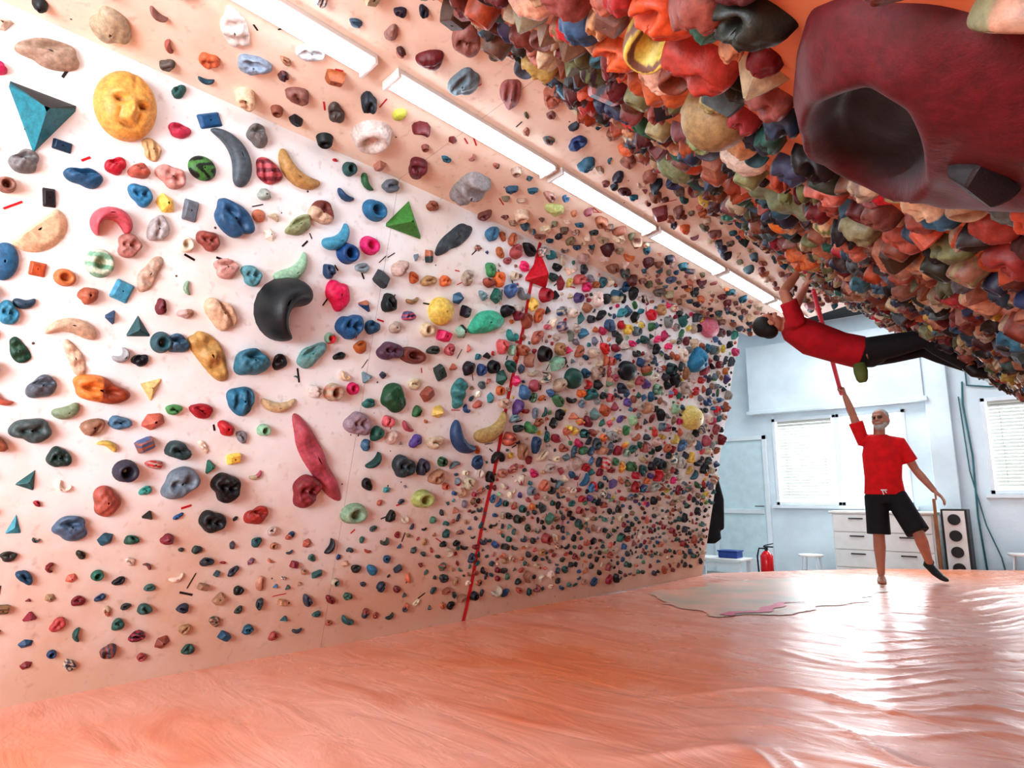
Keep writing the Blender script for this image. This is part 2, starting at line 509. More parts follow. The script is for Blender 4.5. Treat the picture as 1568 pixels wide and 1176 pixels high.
def do_heroes(S, key, lst):
    hs = []
    for e in lst:
        px, py, w, h, ang, kind, col, col2, hf = e[:9]
        wo = e[9] if len(e) > 9 else 0.03
        y, t, k = hit(S, px, py, wo, True)
        ca = math.cos(math.radians(ang)); sa = math.sin(math.radians(ang))
        y1, t1 = hit(S, px+w/2*ca, py-w/2*sa, wo)
        if key == 'R':
            rx = w/2*k/999.6*1.08; ry = h/2*k/999.6*1.08
            ang_w = math.atan2(t1-t, y1-y)
        elif kind in ('bean', 'ridge', 'jug', 'arch', 'scoop', 'half'):
            y2, t2 = hit(S, px-h/2*sa, py-h/2*ca, wo)
            rx = math.hypot(y1-y, t1-t); ry = math.hypot(y2-y, t2-t)
            ang_w = math.atan2(t1-t, y1-y)
        else:
            ya, ta = hit(S, px-w/2, py, wo); yb, tb = hit(S, px+w/2, py, wo)
            yc, tc_ = hit(S, px, py-h/2, wo); yd, td = hit(S, px, py+h/2, wo)
            rx = math.hypot(yb-ya, tb-ta)/2; ry = math.hypot(yc-yd, tc_-td)/2
            ang_w = math.radians(ang)
        hs.append((y, t, rx, ry, ang_w, kind, col, col2, hf))
    return hs

def hero_objects(S, key, hs):
    for (y, t, rx, ry, ang, kind, col, col2, hf) in hs:
        h = hf*min(rx, ry)*1.25
        if kind in ('half', 'quad', 'face'): h = hf*min(rx, ry)
        V, C, lv, tot = make_hold(kind, rx, ry, h, ang, rs, col, col2, lod=1, bolt=(kind not in ('face', 'volume')))
        V = surf_xform(S, V, y, t)
        build_mesh('climbing_hold', [(V, C, lv, tot)], M_hold, flat=(kind in FLATK and kind != 'half'))
        placed[key].append((y, t, max(rx, ry)*.8))
hero_objects(LEFT, 'L', do_heroes(LEFT, 'L', HL))
hero_objects(CEIL, 'C', do_heroes(CEIL, 'C', HC))
hero_objects(RIGHT, 'R', do_heroes(RIGHT, 'R', HR))

VOLPOLY = []
def inpoly(x, y, poly):
    c = False; j = len(poly)-1
    for i in range(len(poly)):
        xi, yi = poly[i]; xj, yj = poly[j]
        if (yi > y) != (yj > y) and x < (xj-xi)*(y-yi)/(yj-yi)+xi: c = not c
        j = i
    return c
def big_volume():
    out = [(1212,62),(1200,110),(1198,175),(1222,232),(1265,270),(1330,298),(1430,322),(1568,342),(1720,330),(1700,220),(1568,135),(1480,92),(1400,66),(1310,58),(1255,48)]
    WO = .045
    pts = [hit(RIGHT, a, b, WO) for a, b in out]
    VOLPOLY.extend(pts)
    cy_, ct_ = hit(RIGHT, 1400, 190, WO)
    R, T, lv, tot = grid(2)
    Tm = (T+math.pi) % (2*math.pi)-math.pi
    dense = []
    P = [pts[i] for i in range(len(pts))]
    for i in range(len(P)):
        a = P[i]; b = P[(i+1) % len(P)]
        for k in range(20): dense.append((a[0]+(b[0]-a[0])*k/20-cy_, a[1]+(b[1]-a[1])*k/20-ct_))
    da = np.array([math.atan2(t, y) for y, t in dense]); dr = np.array([math.hypot(t, y) for y, t in dense])
    o = np.argsort(da); da = da[o]; dr = dr[o]
    ext_a = np.concatenate([da-2*math.pi, da, da+2*math.pi]); ext_r = np.concatenate([dr, dr, dr])
    r = sum(np.interp(Tm+q, ext_a, ext_r) for q in (-.08,-.04,0,.04,.08))/5
    X = R*r*np.cos(T); Y = R*r*np.sin(T)
    H = .082
    W = np.clip(1-R**3.2, 0, 1)**.6*H
    D = hit(RIGHT, 1332, 222, .05)
    a1 = hit(RIGHT, 1422, 236, .05); a0 = hit(RIGHT, 1240, 208, .05); b1 = hit(RIGHT, 1334, 296, .05); b0 = hit(RIGHT, 1330, 146, .05)
    A = np.array([[(a1[0]-a0[0])/2, (b1[0]-b0[0])/2], [(a1[1]-a0[1])/2, (b1[1]-b0[1])/2]])
    Ai = np.linalg.inv(A)
    q = Ai @ np.stack([X+cy_-D[0], Y+ct_-D[1]])
    d2 = q[0]**2+q[1]**2
    dish = 1/(1+np.exp((np.sqrt(d2)-.9)*16))
    W = W - dish*.074*(np.clip(1.15-d2*.3, 0, 1)) + .010*np.exp(-((np.sqrt(d2)-1.12)/.16)**2)*np.clip((1-R)*5, 0, 1)
    W += (.007*np.sin(X*22+1)*np.cos(Y*19)+.004*np.abs(np.sin(X*15+Y*24+2*np.sin(Y*12))))*np.clip((1-R)*4, 0, 1)
    W = np.where(R > .999, -.004, np.maximum(W, .005))
    V = np.stack([X+cy_, Y+ct_, W], 1)
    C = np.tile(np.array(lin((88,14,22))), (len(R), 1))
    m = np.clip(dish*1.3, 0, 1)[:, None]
    C = C*(1-m)+np.array(lin((16,6,8)))*m  # shade of the recess painted into the dish colour
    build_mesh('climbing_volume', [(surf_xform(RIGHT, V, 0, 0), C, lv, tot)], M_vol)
    y, t, k = hit(RIGHT, 1488, 292, .10, True)
    V, C, lv, tot = make_hold('quad', 54*k/999.6, 34*k/999.6, .03, .5, rs, (30,30,34), None, lod=1)
    build_mesh('climbing_hold', [(surf_xform(RIGHT, V, y, t, .074), C, lv, tot)], M_hold, flat=True)
big_volume()

PALM = [((206,186,162),10),((226,206,186),6),((190,92,98),6),((140,40,52),6),((70,112,144),8),((40,84,120),6),((52,64,70),9),((20,22,26),8),
        ((52,132,134),5),((40,90,84),5),((216,120,62),4),((226,196,92),5),((70,130,84),4),((150,190,160),3),((222,52,112),3),((182,102,78),7),
        ((150,150,150),5),((92,72,132),3),((200,40,50),4),((176,130,100),6),((120,140,150),5),((240,228,210),4)]
PALB = [((52,64,70),9),((20,22,26),8),((40,90,84),6),((182,102,78),5),((176,130,100),6),((140,40,52),5),((40,84,120),6),((206,186,162),5),((70,112,100),5),((160,70,60),4),((52,60,50),4)]
PALC = [((206,186,162),7),((170,104,84),7),((140,90,84),7),((40,44,56),8),((100,36,40),6),((70,96,110),6),((216,190,170),6),((170,120,104),7),((120,110,90),5),((40,90,110),5),((200,110,64),3)]
PALR = [((168,108,84),8),((130,70,54),8),((184,138,110),7),((98,32,30),6),((70,44,34),6),((52,54,46),6),((166,148,116),7),((180,86,50),4),((48,62,84),6),((116,122,84),6),((206,180,150),6),((86,102,108),6),((128,84,74),6),((184,62,70),2),((46,104,84),4),((26,26,26),6),((208,184,96),2),((60,110,130),3)]
def pick(pal):
    w = np.array([p[1] for p in pal], float); w /= w.sum()
    c = np.array(pal[rs.choice(len(pal), p=w)][0], float)
    c = np.clip(c*rs.uniform(.8, 1.12)+rs.uniform(-8, 8, 3), 4, 250)
    return tuple(c)
KINDS = ['jug','blob','bean','ridge','donut','scoop','tri','quad','penta','jug','scoop','jug','arch','scoop']

def scatter(S, key, y0, y1, t0, t1, n, rfun, palfun, hfun, gap, skip=None, lodf=None):
    pts = np.array(placed[key]) if placed[key] else np.zeros((0, 3))
    arr = np.zeros((len(pts)+n, 3)); arr[:len(pts)] = pts; k = len(pts)
    items = []; flats = []
    for i in range(n):
        y = rs.uniform(y0, y1); t = rs.uniform(t0, t1)
        r = rfun(y, t)
        if r is None or (skip and skip(y, t, r)): continue
        d = np.hypot(arr[:k, 0]-y, arr[:k, 1]-t)
        if k and np.any(d < (arr[:k, 2]+r)*gap(y, t)): continue
        arr[k] = (y, t, r); k += 1
        placed[key].append((y, t, r))
        kind = KINDS[rs.integers(len(KINDS))]
        el = rs.uniform(.6, .95) if kind not in ('dome', 'donut') else .95
        if kind == 'bean' or (kind == 'ridge' and rs.random() < .5): el = .5
        ang = rs.normal(0, .6) if rs.random() < .6 else rs.uniform(-3.1, 3.1)
        rx, ry = r*1.08, r*el*1.08
        if kind in ('bean', 'arch'): rx *= 1.15
        h = hfun(y, t)*min(rx*1.0, ry*1.3)
        c2 = pick(palfun(y, t)) if rs.random() < .14 else None
        it = make_hold(kind, rx, ry, h, ang, rs, pick(palfun(y, t)), c2, lod=(lodf(y, t) if lodf else 0), bolt=rs.random() < .75)
        it = (surf_xform(S, it[0], y, t),)+it[1:]
        (flats if kind in FLATK else items).append(it)
    return items, flats

def rL1(y, t):
    if t < .12: return None
    if t < .95: return rs.uniform(.018, .034) if rs.random() < .8 else rs.uniform(.032, .045)
    if y < 3.2: return rs.uniform(.03, .055)
    return rs.uniform(.034, .062)
palL = lambda y, t: PALB if t < .8 else PALM
hL = lambda y, t: rs.uniform(.8, 1.4)
it, fl = scatter(LEFT, 'L', -1.5, 6.95, .1, 2.7, 14000, rL1, palL, hL, lambda y, t: (1.75 if t < .95 else 1.28) if y < 3.0 else (1.35 if t < .8 else 1.02))
it2, fl2 = scatter(LEFT, 'L', -1.5, 6.95, .3, 2.72, 9000, lambda y, t: rs.uniform(.013, .026), palL, hL, lambda y, t: 1.7 if y < 3.0 else 1.15)
e = empty('climbing_holds_on_left_wall')
build_mesh('rounded_holds', it+it2, M_hold, e); build_mesh('faceted_holds', fl+fl2, M_hold, e, flat=True)
def skC(y, t, r): return abs(t-.63) < .10+r
it, fl = scatter(CEIL, 'C', -1.0, 7.2, .04, 1.06, 6000, lambda y, t: rs.uniform(.022, .052), lambda y, t: PALC,
                 lambda y, t: rs.uniform(.9, 1.4), lambda y, t: 1.75 if y < 3 else 1.3, skC)
e = empty('climbing_holds_on_ceiling')
build_mesh('rounded_holds', it, M_hold, e); build_mesh('faceted_holds', fl, M_hold, e, flat=True)
VP = [(a*1.0, b*1.0) for a, b in VOLPOLY]
def skR(y, t, r):
    if math.hypot(y, t-2.665) < .36: return True
    if y < 2.2 and t < .16: return True
    for dy, dt in ((0,0),(r*.8,0),(-r*.8,0),(0,r*.8),(0,-r*.8)):
        if inpoly(y+dy, t+dt, VP): return True
    return y < 1.0 and t > 1.95 and rs.random() < .95
def rR(y, t):
    d = math.hypot(y, t-2.665)
    if d < 1.2: return rs.uniform(.028, .052)
    return rs.uniform(.034, .064)
it, fl = scatter(RIGHT, 'R', -.3, 6.95, .03, 3.4, 28000, rR, lambda y, t: PALR,
                 lambda y, t: rs.uniform(.95, 1.35), lambda y, t: .96, skR, lodf=lambda y, t: 1 if (y < 2.6 and t < 2.6) else 0)
e = empty('climbing_holds_on_right_overhang')
build_mesh('rounded_holds', it, M_hold, e); build_mesh('faceted_holds', fl, M_hold, e, flat=True)

# ---------------------------------------------------------------- tape marks + red strip
def strip(bm, S, y, t, L, W, ang, off=.002):
    c, s = math.cos(ang), math.sin(ang)
    vs = []
    for a, b in ((-L/2,-W/2),(L/2,-W/2),(L/2,W/2),(-L/2,W/2)):
        vs.append(bm.verts.new(S.P(y+a*c-b*s, t+a*s+b*c, off)))
    f = bm.faces.new(vs)
M_red = mat('red_tape', (196,24,40), .5)
M_blk = mat('black_tape', (22,20,22), .5)
bm = bmesh.new()
n = 24
vv = []
for i in range(n+1):
    t = i/n*LEFT.tmax; y = 3.33+.16*t/2.75+.006*math.sin(t*7)
    vv.append((bm.verts.new(LEFT.P(y-.016, t, .003)), bm.verts.new(LEFT.P(y+.016, t, .003))))
for i in range(n): bm.faces.new((vv[i][0], vv[i][1], vv[i+1][1], vv[i+1][0]))
finish('red_tape_strip', bm, M_red)
bm = bmesh.new(); bm2 = bmesh.new()
for i in range(130):
    y = rs.uniform(0, 6.5); t = rs.uniform(.2, 2.6)
    strip(bm if i % 3 else bm2, LEFT, y, t, rs.uniform(.03, .08), rs.uniform(.004, .011), rs.uniform(0, 3.1))
for i in range(30):
    strip(bm2 if i % 3 else bm, CEIL, rs.uniform(0, 6.5), rs.uniform(.05, 1.0), rs.uniform(.03, .1), .008, rs.uniform(0, 3.1))
e = empty('tape_marks')
finish('black_marks', bm, M_blk, e); finish('red_marks', bm2, M_red, e)

# ---------------------------------------------------------------- tube lights
M_tube = emis('tube_glow', (226,242,255), 13.0)
M_white = mat('white_metal', (235,235,232), .4, .03)
for (a, b) in ((-.9,.3),(.38,1.53),(1.66,2.81),(2.88,3.97),(4.04,5.12),(5.2,6.22),(6.3,7.2)):
    e = empty('fluorescent_light')
    t = .63
    B = Matrix((CEIL.u, CEIL.v, CEIL.n)).transposed()
    bm = bmesh.new()
    box(bm, CEIL.P((a+b)/2, t, .014), (b-a, .12, .026), B)
    for q in (a, b): box(bm, CEIL.P(q, t, .026), (.02, .12, .05), B)
    finish('housing', bm, M_white, e, bevel=.004)
    bm = bmesh.new()
    tube(bm, [CEIL.P(a+.012, t, .034), CEIL.P(b-.012, t, .034)], [(.046,.02)]*2, side=CEIL.v, seg=16, rnd=False)
    finish('tube', bm, M_tube, e, smooth=False)

# ---------------------------------------------------------------- mat
EDGE = [(-3.5,7.35),(-3.0,8.1),(-2.2,9.1),(-.86,10.1),(1.75,10.3)]
def edge_y(x):
    for (xa, ya), (xb, yb) in zip(EDGE, EDGE[1:]):
        if x <= xb: return ya+(yb-ya)*(max(x, xa)-xa)/(xb-xa)
    return EDGE[-1][1]
def sstep(a, b, x):
    k = min(1, max(0, (x-a)/(b-a))); return k*k*(3-2*k)
def mat_z(x, y):
    z = .005*math.sin(1.7*x+.6*y)+.005*math.sin(2.3*y-1.1*x+1)
    k = sstep(-1.9, -.6, x)*sstep(.9, 2.2, y)
    q = (-.67*x+.74*y)
    warp = 1.3*math.sin(x*2.1+y*.6)+.7*math.sin(3.3*x-1.7*y)+.35*math.sin(7.1*x+2.3*y)
    s1 = 1-abs(math.sin(q*3.4+warp)); z += k*.028*s1**6*(.5+.5*math.sin(1.1*y+1.7*x+.5))
    s2 = 1-abs(math.sin(q*7.3+1.7*warp+1)); z += (.10+.90*k)*.016*s2**6*(.55+.45*math.sin(3.1*x-1.3*y))
    s3 = 1-abs(math.sin(q*12.7+2.1*warp+2*math.sin(4*x))); z += k*.008*s3**5
    near = math.hypot(x+1.82, y-7.67)
    if near < .9: z *= near/.9
    return z
NX, NY = 340, 560
bm = bmesh.new(); rows = []
for i in range(NX+1):
    x = -3.50+(1.6+3.50)*i/NX; ye = edge_y(x); row = []
    for j in range(NY+1):
        y = -2.5+(ye+2.5)*j/NY
        z = mat_z(x, y)
        if j == NY: z -= .05
        row.append(bm.verts.new((x, y, z)))
    rows.append(row)
for i in range(NX):
    for j in range(NY):
        bm.faces.new((rows[i][j], rows[i+1][j], rows[i+1][j+1], rows[i][j+1]))
def skirt(line):
    low = [bm.verts.new((v.co.x, v.co.y, -.345)) for v in line]
    for a in range(len(line)-1): bm.faces.new((line[a], line[a+1], low[a+1], low[a]))
skirt([r[-1] for r in rows]); skirt([r[0] for r in rows]); skirt(rows[0]); skirt(rows[-1])
m, nt, b = new_mat('orange_vinyl')
N = nt.nodes; L = nt.links
tc = N.new('ShaderNodeTexCoord')
n1 = N.new('ShaderNodeTexNoise'); n1.inputs['Scale'].default_value = .5; n1.inputs['Detail'].default_value = 6; n1.inputs['Roughness'].default_value = .6
L.new(tc.outputs['Object'], n1.inputs['Vector'])
r1 = N.new('ShaderNodeValToRGB')
r1.color_ramp.elements[0].position = .38; r1.color_ramp.elements[0].color = lin((226,132,88))+(1,)
r1.color_ramp.elements[1].position = .58; r1.color_ramp.elements[1].color = lin((234,172,152))+(1,)
L.new(n1.outputs['Fac'], r1.inputs['Fac'])
mp = N.new('ShaderNodeMapping'); mp.inputs['Rotation'].default_value = (0,0,.7); mp.inputs['Scale'].default_value = (.7,2.2,1)
L.new(tc.outputs['Object'], mp.inputs['Vector'])
n2 = N.new('ShaderNodeTexNoise'); n2.inputs['Scale'].default_value = 2.2; n2.inputs['Detail'].default_value = 7; n2.inputs['Distortion'].default_value = .8
L.new(mp.outputs[0], n2.inputs['Vector'])
r2 = N.new('ShaderNodeValToRGB')
r2.color_ramp.elements[0].position = .5; r2.color_ramp.elements[0].color = (1,1,1,1)
r2.color_ramp.elements[1].position = .72; r2.color_ramp.elements[1].color = (.82,.58,.46,1)
L.new(n2.outputs['Fac'], r2.inputs['Fac'])
mx = N.new('ShaderNodeMixRGB'); mx.blend_type = 'MULTIPLY'; mx.inputs[0].default_value = .8
L.new(r1.outputs['Color'], mx.inputs[1]); L.new(r2.outputs['Color'], mx.inputs[2])
L.new(mx.outputs['Color'], b.inputs['Base Color'])
rr = N.new('ShaderNodeMapRange'); rr.inputs[3].default_value = .16; rr.inputs[4].default_value = .42
L.new(n2.outputs['Fac'], rr.inputs[0]); L.new(rr.outputs[0], b.inputs['Roughness'])
bp = N.new('ShaderNodeBump'); bp.inputs['Strength'].default_value = .5; bp.inputs['Distance'].default_value = .03
L.new(n2.outputs['Fac'], bp.inputs['Height']); L.new(bp.outputs['Normal'], b.inputs['Normal'])
M_mat = m
finish('crash_mat', bm, M_mat, smooth=True)
def patch(name, poly, rgb, rgb2, off, step=.03):
    xs = [p[0] for p in poly]; ys = [p[1] for p in poly]
    bm = bmesh.new(); vd = {}
    def gv(i, j):
        if (i, j) not in vd:
            x, y = i*step, j*step; vd[(i, j)] = bm.verts.new((x, y, mat_z(x, y)+off))
        return vd[(i, j)]
    for i in range(int(min(xs)/step)-1, int(max(xs)/step)+1):
        for j in range(int(min(ys)/step)-1, int(max(ys)/step)+1):
            x, y = (i+.5)*step, (j+.5)*step
            if inpoly(x+.05*math.sin(7*y)+.03*math.sin(17*y), y+.06*math.sin(6*x+1)+.04*math.sin(19*x), poly):
                bm.faces.new((gv(i, j), gv(i+1, j), gv(i+1, j+1), gv(i, j+1)))
    return finish(name, bm, mat(name+'_vinyl', rgb, .35, .12, 2.2, rgb2=rgb2), smooth=True)
patch('mat_repair_patch', [(-3.22,5.5),(-2.95,6.9),(-2.39,7.6),(-1.75,7.5),(-1.6,6.4),(-1.80,5.31),(-2.17,4.66),(-2.75,4.9)], (196,192,174), (236,188,168), .005, .02)
patch('mat_repair_tape', [(-2.2,4.8),(-2.1,4.77),(-1.95,5.9),(-2.1,5.5)], (224,110,136), None, .009, .02)

# ---------------------------------------------------------------- back room shell
M_plaster = mat('plaster_white', (216,228,234), .8, .10, 1.5, .2, 30)
M_floor = mat('concrete_floor', (150,146,140), .7, .2, 2.0)
bm = bmesh.new(); box2(bm, (-5.6,-3,-.45), (2.3,10.9,-.35)); finish('floor', bm, M_floor)
bm = bmesh.new(); box2(bm, (-5.6,6.9,3.6), (2.3,10.9,3.7)); finish('ceiling_back_room', bm, M_plaster)
bm = bmesh.new(); box2(bm, (-5.6,-3,-.35), (-5.5,10.6,3.6)); finish('wall_side_room', bm, M_plaster)
bm = bmesh.new(); box2(bm, (2.2,-3,-.35), (2.3,10.6,3.6)); finish('wall_side_far', bm, M_plaster)
YB = 10.6
WIN = [(-3.9,-2.02,.74,2.1), (-1.13,.75,.9,2.16)]
bm = bmesh.new()
def wb(x0, x1, z0, z1): box2(bm, (x0, YB, z0), (x1, YB+.25, z1))
wb(-5.6,-3.9,-.35,3.6); wb(-3.9,-2.02,-.35,.74); wb(-3.9,-2.02,2.1,3.6); wb(-2.02,-1.13,-.35,3.6)
wb(-1.13,.75,-.35,.9); wb(-1.13,.75,2.16,3.6); wb(.75,2.3,-.35,3.6)
finish('wall_back', bm, M_plaster)
M_frame = mat('window_frame_white', (225,232,236), .4, .03)
M_blind = mat('blind_slats', (188,188,180), .6, .05)
m, nt, b = new_mat('window_glass')
for nd in list(nt.nodes):
    if nd.type == 'BSDF_PRINCIPLED': nt.nodes.remove(nd)
tr = nt.nodes.new('ShaderNodeBsdfTransparent'); gl = nt.nodes.new('ShaderNodeBsdfGlossy'); gl.inputs['Roughness'].default_value = .05
ms = nt.nodes.new('ShaderNodeMixShader'); ms.inputs[0].default_value = .08
nt.links.new(tr.outputs[0], ms.inputs[1]); nt.links.new(gl.outputs[0], ms.inputs[2])
nt.links.new(ms.outputs[0], nt.nodes['Material Output'].inputs['Surface'])
M_glass = m
for k, (x0, x1, z0, z1) in enumerate(WIN):
    e = empty('window_%d' % (k+1))
    xm = (x0+x1)/2+.02
    bm = bmesh.new(); f = .05
    y0, y1 = YB-.02, YB+.08
    for (a, c) in ((x0, xm), (xm, x1)):
        box2(bm, (a, y0, z0), (a+f, y1, z1)); box2(bm, (c-f, y0, z0), (c, y1, z1))
        box2(bm, (a, y0, z0), (c, y1, z0+f)); box2(bm, (a, y0, z1-f), (c, y1, z1))
    box2(bm, (x0-.06, YB-.06, z0-.05), (x1+.06, YB+.02, z0-.005))
    finish('frame', bm, M_frame, e, bevel=.004)
    bm = bmesh.new(); box2(bm, (x0+.02, YB+.03, z0+.02), (x1-.02, YB+.034, z1-.02)); finish('glass', bm, M_glass, e)
    bm = bmesh.new()
    R = Matrix.Rotation(math.radians(66), 3, 'X')
    bx0, bx1 = (x0+.07, xm-.07) if k == 0 else (x0+.07, x1-.07)
    z = z0+.12
    while z < z1-.07:
        box(bm, ((bx0+bx1)/2, YB+.012, z), (bx1-bx0, .042, .0015), R); z += .045
    box2(bm, (bx0, YB-.0, z1-.09), (bx1, YB+.03, z1-.05))
    for q in (bx0+.12, bx1-.12): box2(bm, (q, YB+.005, z0+.14), (q+.006, YB+.008, z1-.06))
    finish('blind', bm, M_blind, e)
bm = bmesh.new(); box2(bm, (-4.2,YB-.16,2.22), (-1.74,YB,3.3)); box2(bm, (-4.24,YB-.18,2.18), (-1.70,YB,2.24)); finish('shutter_box', bm, M_plaster, bevel=.01)
bm = bmesh.new(); box2(bm, (-1.74,YB-.12,-.35), (-1.46,YB,3.6)); finish('trim_column', bm, M_plaster, bevel=.01)
e = empty('door_1')
bm = bmesh.new()
x0, x1, z0, z1 = -4.95, -4.0, -.35, 1.85
for a in ((x0,x0+.07),(x1-.07,x1)): box2(bm, (a[0], YB-.05, z0), (a[1], YB, z1))
box2(bm, (x0, YB-.05, z1-.07), (x1, YB, z1)); box2(bm, (x0, YB-.045, z0), (x1, YB, z0+.25))
box2(bm, (x0+.1, YB-.045, z0+.95), (x1-.1, YB, z0+1.02))
finish('frame', bm, M_frame, e, bevel=.005)
bm = bmesh.new(); box2(bm, (x0+.07, YB-.02, z0+.2), (x1-.07, YB-.005, z1-.07)); finish('panel', bm, mat('door_panel_blue_white', (206,226,230), .25, .05), e)
bm = bmesh.new(); cyl(bm, (x1-.1, YB-.05, .72), (x1-.1, YB-.1, .72), .012); cyl(bm, (x1-.1, YB-.1, .72), (x1-.22, YB-.1, .72), .01); finish('handle', bm, mat('steel', (150,150,150), .3, metallic=1), e)

e = empty('drawer_cabinet')
M_cab = mat('cabinet_white', (226,224,220), .45, .04); M_dark = mat('dark_plastic', (30,30,32), .5)
bm = bmesh.new(); box2(bm, (-2.92,9.95,-.33), (-1.70,10.45,.64)); box2(bm, (-2.95,9.92,.64), (-1.67,10.47,.67)); finish('carcass', bm, M_cab, e, bevel=.006)
bm = bmesh.new(); bm2 = bmesh.new()
for i in range(2):
    for j in range(4):
        xa = -2.9+i*.6; za = -.31+j*.235
        box2(bm, (xa, 9.93, za), (xa+.58, 9.95, za+.22)); box2(bm2, (xa+.2, 9.915, za+.17), (xa+.38, 9.93, za+.185))
finish('drawers', bm, M_cab, e, bevel=.004); finish('handles', bm2, M_dark, e)
e = empty('speaker_tower')
bm = bmesh.new(); box2(bm, (-1.62,9.98,-.34), (-1.34,10.25,.71)); finish('case', bm, M_dark, e, bevel=.006)
bm = bmesh.new(); box2(bm, (-1.595,9.97,-.32), (-1.365,9.98,.69)); finish('front', bm, M_cab, e)
bm = bmesh.new()
for z in (.58,.38,.18,-.02,-.2): cyl(bm, (-1.48,9.972,z), (-1.48,9.955,z), .068, 24)
finish('drivers', bm, M_dark, e)
bm = bmesh.new(); box2(bm, (-1.665,9.8,-.35), (-1.635,9.86,.84)); box2(bm, (-1.69,9.79,-.35), (-1.61,9.87,-.31)); finish('wooden_post', bm, mat('oak', (150,96,60), .5, .2, 10), bevel=.004)
bm = bmesh.new()
tube(bm, [(-1.30,YB-.03,2.4),(-1.32,YB-.03,2.1),(-1.28,YB-.03,1.4),(-1.30,YB-.03,.6),(-1.26,YB-.03,-.3)], [.012]*5)
tube(bm, [(-1.24,YB-.03,3.4),(-1.25,YB-.03,2.35),(-1.0,YB-.03,2.3),(-.2,YB-.03,2.3)], [.012]*4)
tube(bm, [(-1.36,YB-.03,2.2),(-1.33,YB-.03,1.2),(-1.22,YB-.05,.5),(-1.1,YB-.05,.1),(-1.05,YB-.05,-.3)], [.008]*5)
finish('electrical_conduit', bm, mat('teal_cable', (60,110,116), .5), smooth=True)
for sx, sy, sz in ((-3.16,9.7,.07), (-.86,10.32,.17)):
    e = empty('stool')
    bm = bmesh.new(); tube(bm, [(sx,sy,sz-.02),(sx,sy,sz+.01)], [.16,.16], seg=28, rnd=False); finish('seat', bm, M_cab, e, bevel=.008)
    bm = bmesh.new()
    for a in range(4):
        t = math.pi/4+a*math.pi/2
        cyl(bm, (sx+.12*math.cos(t), sy+.12*math.sin(t), sz-.02), (sx+.18*math.cos(t), sy+.18*math.sin(t), -.35), .012)
    for a in range(4):
        t = math.pi/4+a*math.pi/2; t2 = t+math.pi/2
        cyl(bm, (sx+.15*math.cos(t), sy+.15*math.sin(t), -.14), (sx+.15*math.cos(t2), sy+.15*math.sin(t2), -.14), .008)
    finish('legs', bm, M_frame, e)
e = empty('low_bench')
bm = bmesh.new(); box2(bm, (-4.5,8.75,.0), (-3.75,9.15,.035)); finish('top', bm, M_cab, e, bevel=.008)
bm = bmesh.new()
for x in (-4.45,-3.8):
    for y in (8.8,9.1): box2(bm, (x-.02, y-.02, -.35), (x+.02, y+.02, 0))
box2(bm, (-4.45,8.79,-.08), (-3.8,8.81,-.02)); finish('legs', bm, M_frame, e)
e = empty('storage_box')
M_blue = mat('blue_plastic', (40,70,140), .4)
bm = bmesh.new(); box2(bm, (-4.12,8.85,.037), (-3.85,9.05,.12)); finish('body', bm, M_blue, e, bevel=.01)
bm = bmesh.new(); box2(bm, (-4.13,8.84,.12), (-3.84,9.06,.138)); finish('lid', bm, M_blue, e, bevel=.005)
e = empty('fire_extinguisher')
M_ext = mat('extinguisher_red', (206,24,34), .25, .05)
cx, cy = -3.60, 9.25
bm = bmesh.new(); tube(bm, [(cx,cy,-.34),(cx,cy,.06),(cx,cy,.10),(cx,cy,.13)], [.085,.085,.06,.03], seg=24, rnd=False); finish('cylinder', bm, M_ext, e, smooth=True)
bm = bmesh.new(); cyl(bm, (cx,cy,.12), (cx,cy,.18), .022); box(bm, (cx+.03,cy,.185), (.13,.025,.018)); box(bm, (cx+.035,cy,.215), (.13,.022,.012), Matrix.Rotation(-.25,3,'Y'))
tube(bm, [(cx-.02,cy,.16),(cx-.1,cy,.16),(cx-.13,cy,.05),(cx-.12,cy,-.2)], [.011]*4); finish('valve_and_hose', bm, M_dark, e)
e = empty('air_conditioner')
bm = bmesh.new(); box2(bm, (-3.35,9.7,3.52), (-2.3,10.4,3.6)); finish('body', bm, M_cab, e, bevel=.01)
bm = bmesh.new()
for i in range(9): box2(bm, (-3.28, 9.76+i*.065, 3.505), (-2.37, 9.80+i*.065, 3.522))
finish('grille', bm, M_dark, e)
e = empty('hanging_jacket')
M_cloth = mat('black_cloth', (22,22,26), .9, .2, 20, .4, 30)
bm = bmesh.new()
jx, jy = -3.66, 7.5; dz = -.12
tube(bm, [(jx,jy,1.30+dz),(jx,jy,1.24+dz),(jx,jy,1.0+dz),(jx+.01,jy,.7+dz),(jx,jy,.5+dz)], [(.05,.04),(.15,.06),(.17,.08),(.18,.09),(.20,.1)], side=(.9,.43,0), seg=24)
tube(bm, [(jx-.13,jy-.07,1.2+dz),(jx-.18,jy-.1,.95+dz),(jx-.18,jy-.1,.62+dz)], [.055,.05,.045]); tube(bm, [(jx+.13,jy+.07,1.2+dz),(jx+.18,jy+.1,.95+dz),(jx+.17,jy+.1,.62+dz)], [.055,.05,.045])
finish('jacket', bm, M_cloth, e, voxel=.012, smooth_it=3)
bm = bmesh.new(); cyl(bm, (-3.52,6.98,1.36+dz), (jx,jy+.03,1.36+dz), .01); cyl(bm, (jx,jy,1.36+dz), (jx,jy,1.28+dz), .006)
finish('hook', bm, M_dark, e)

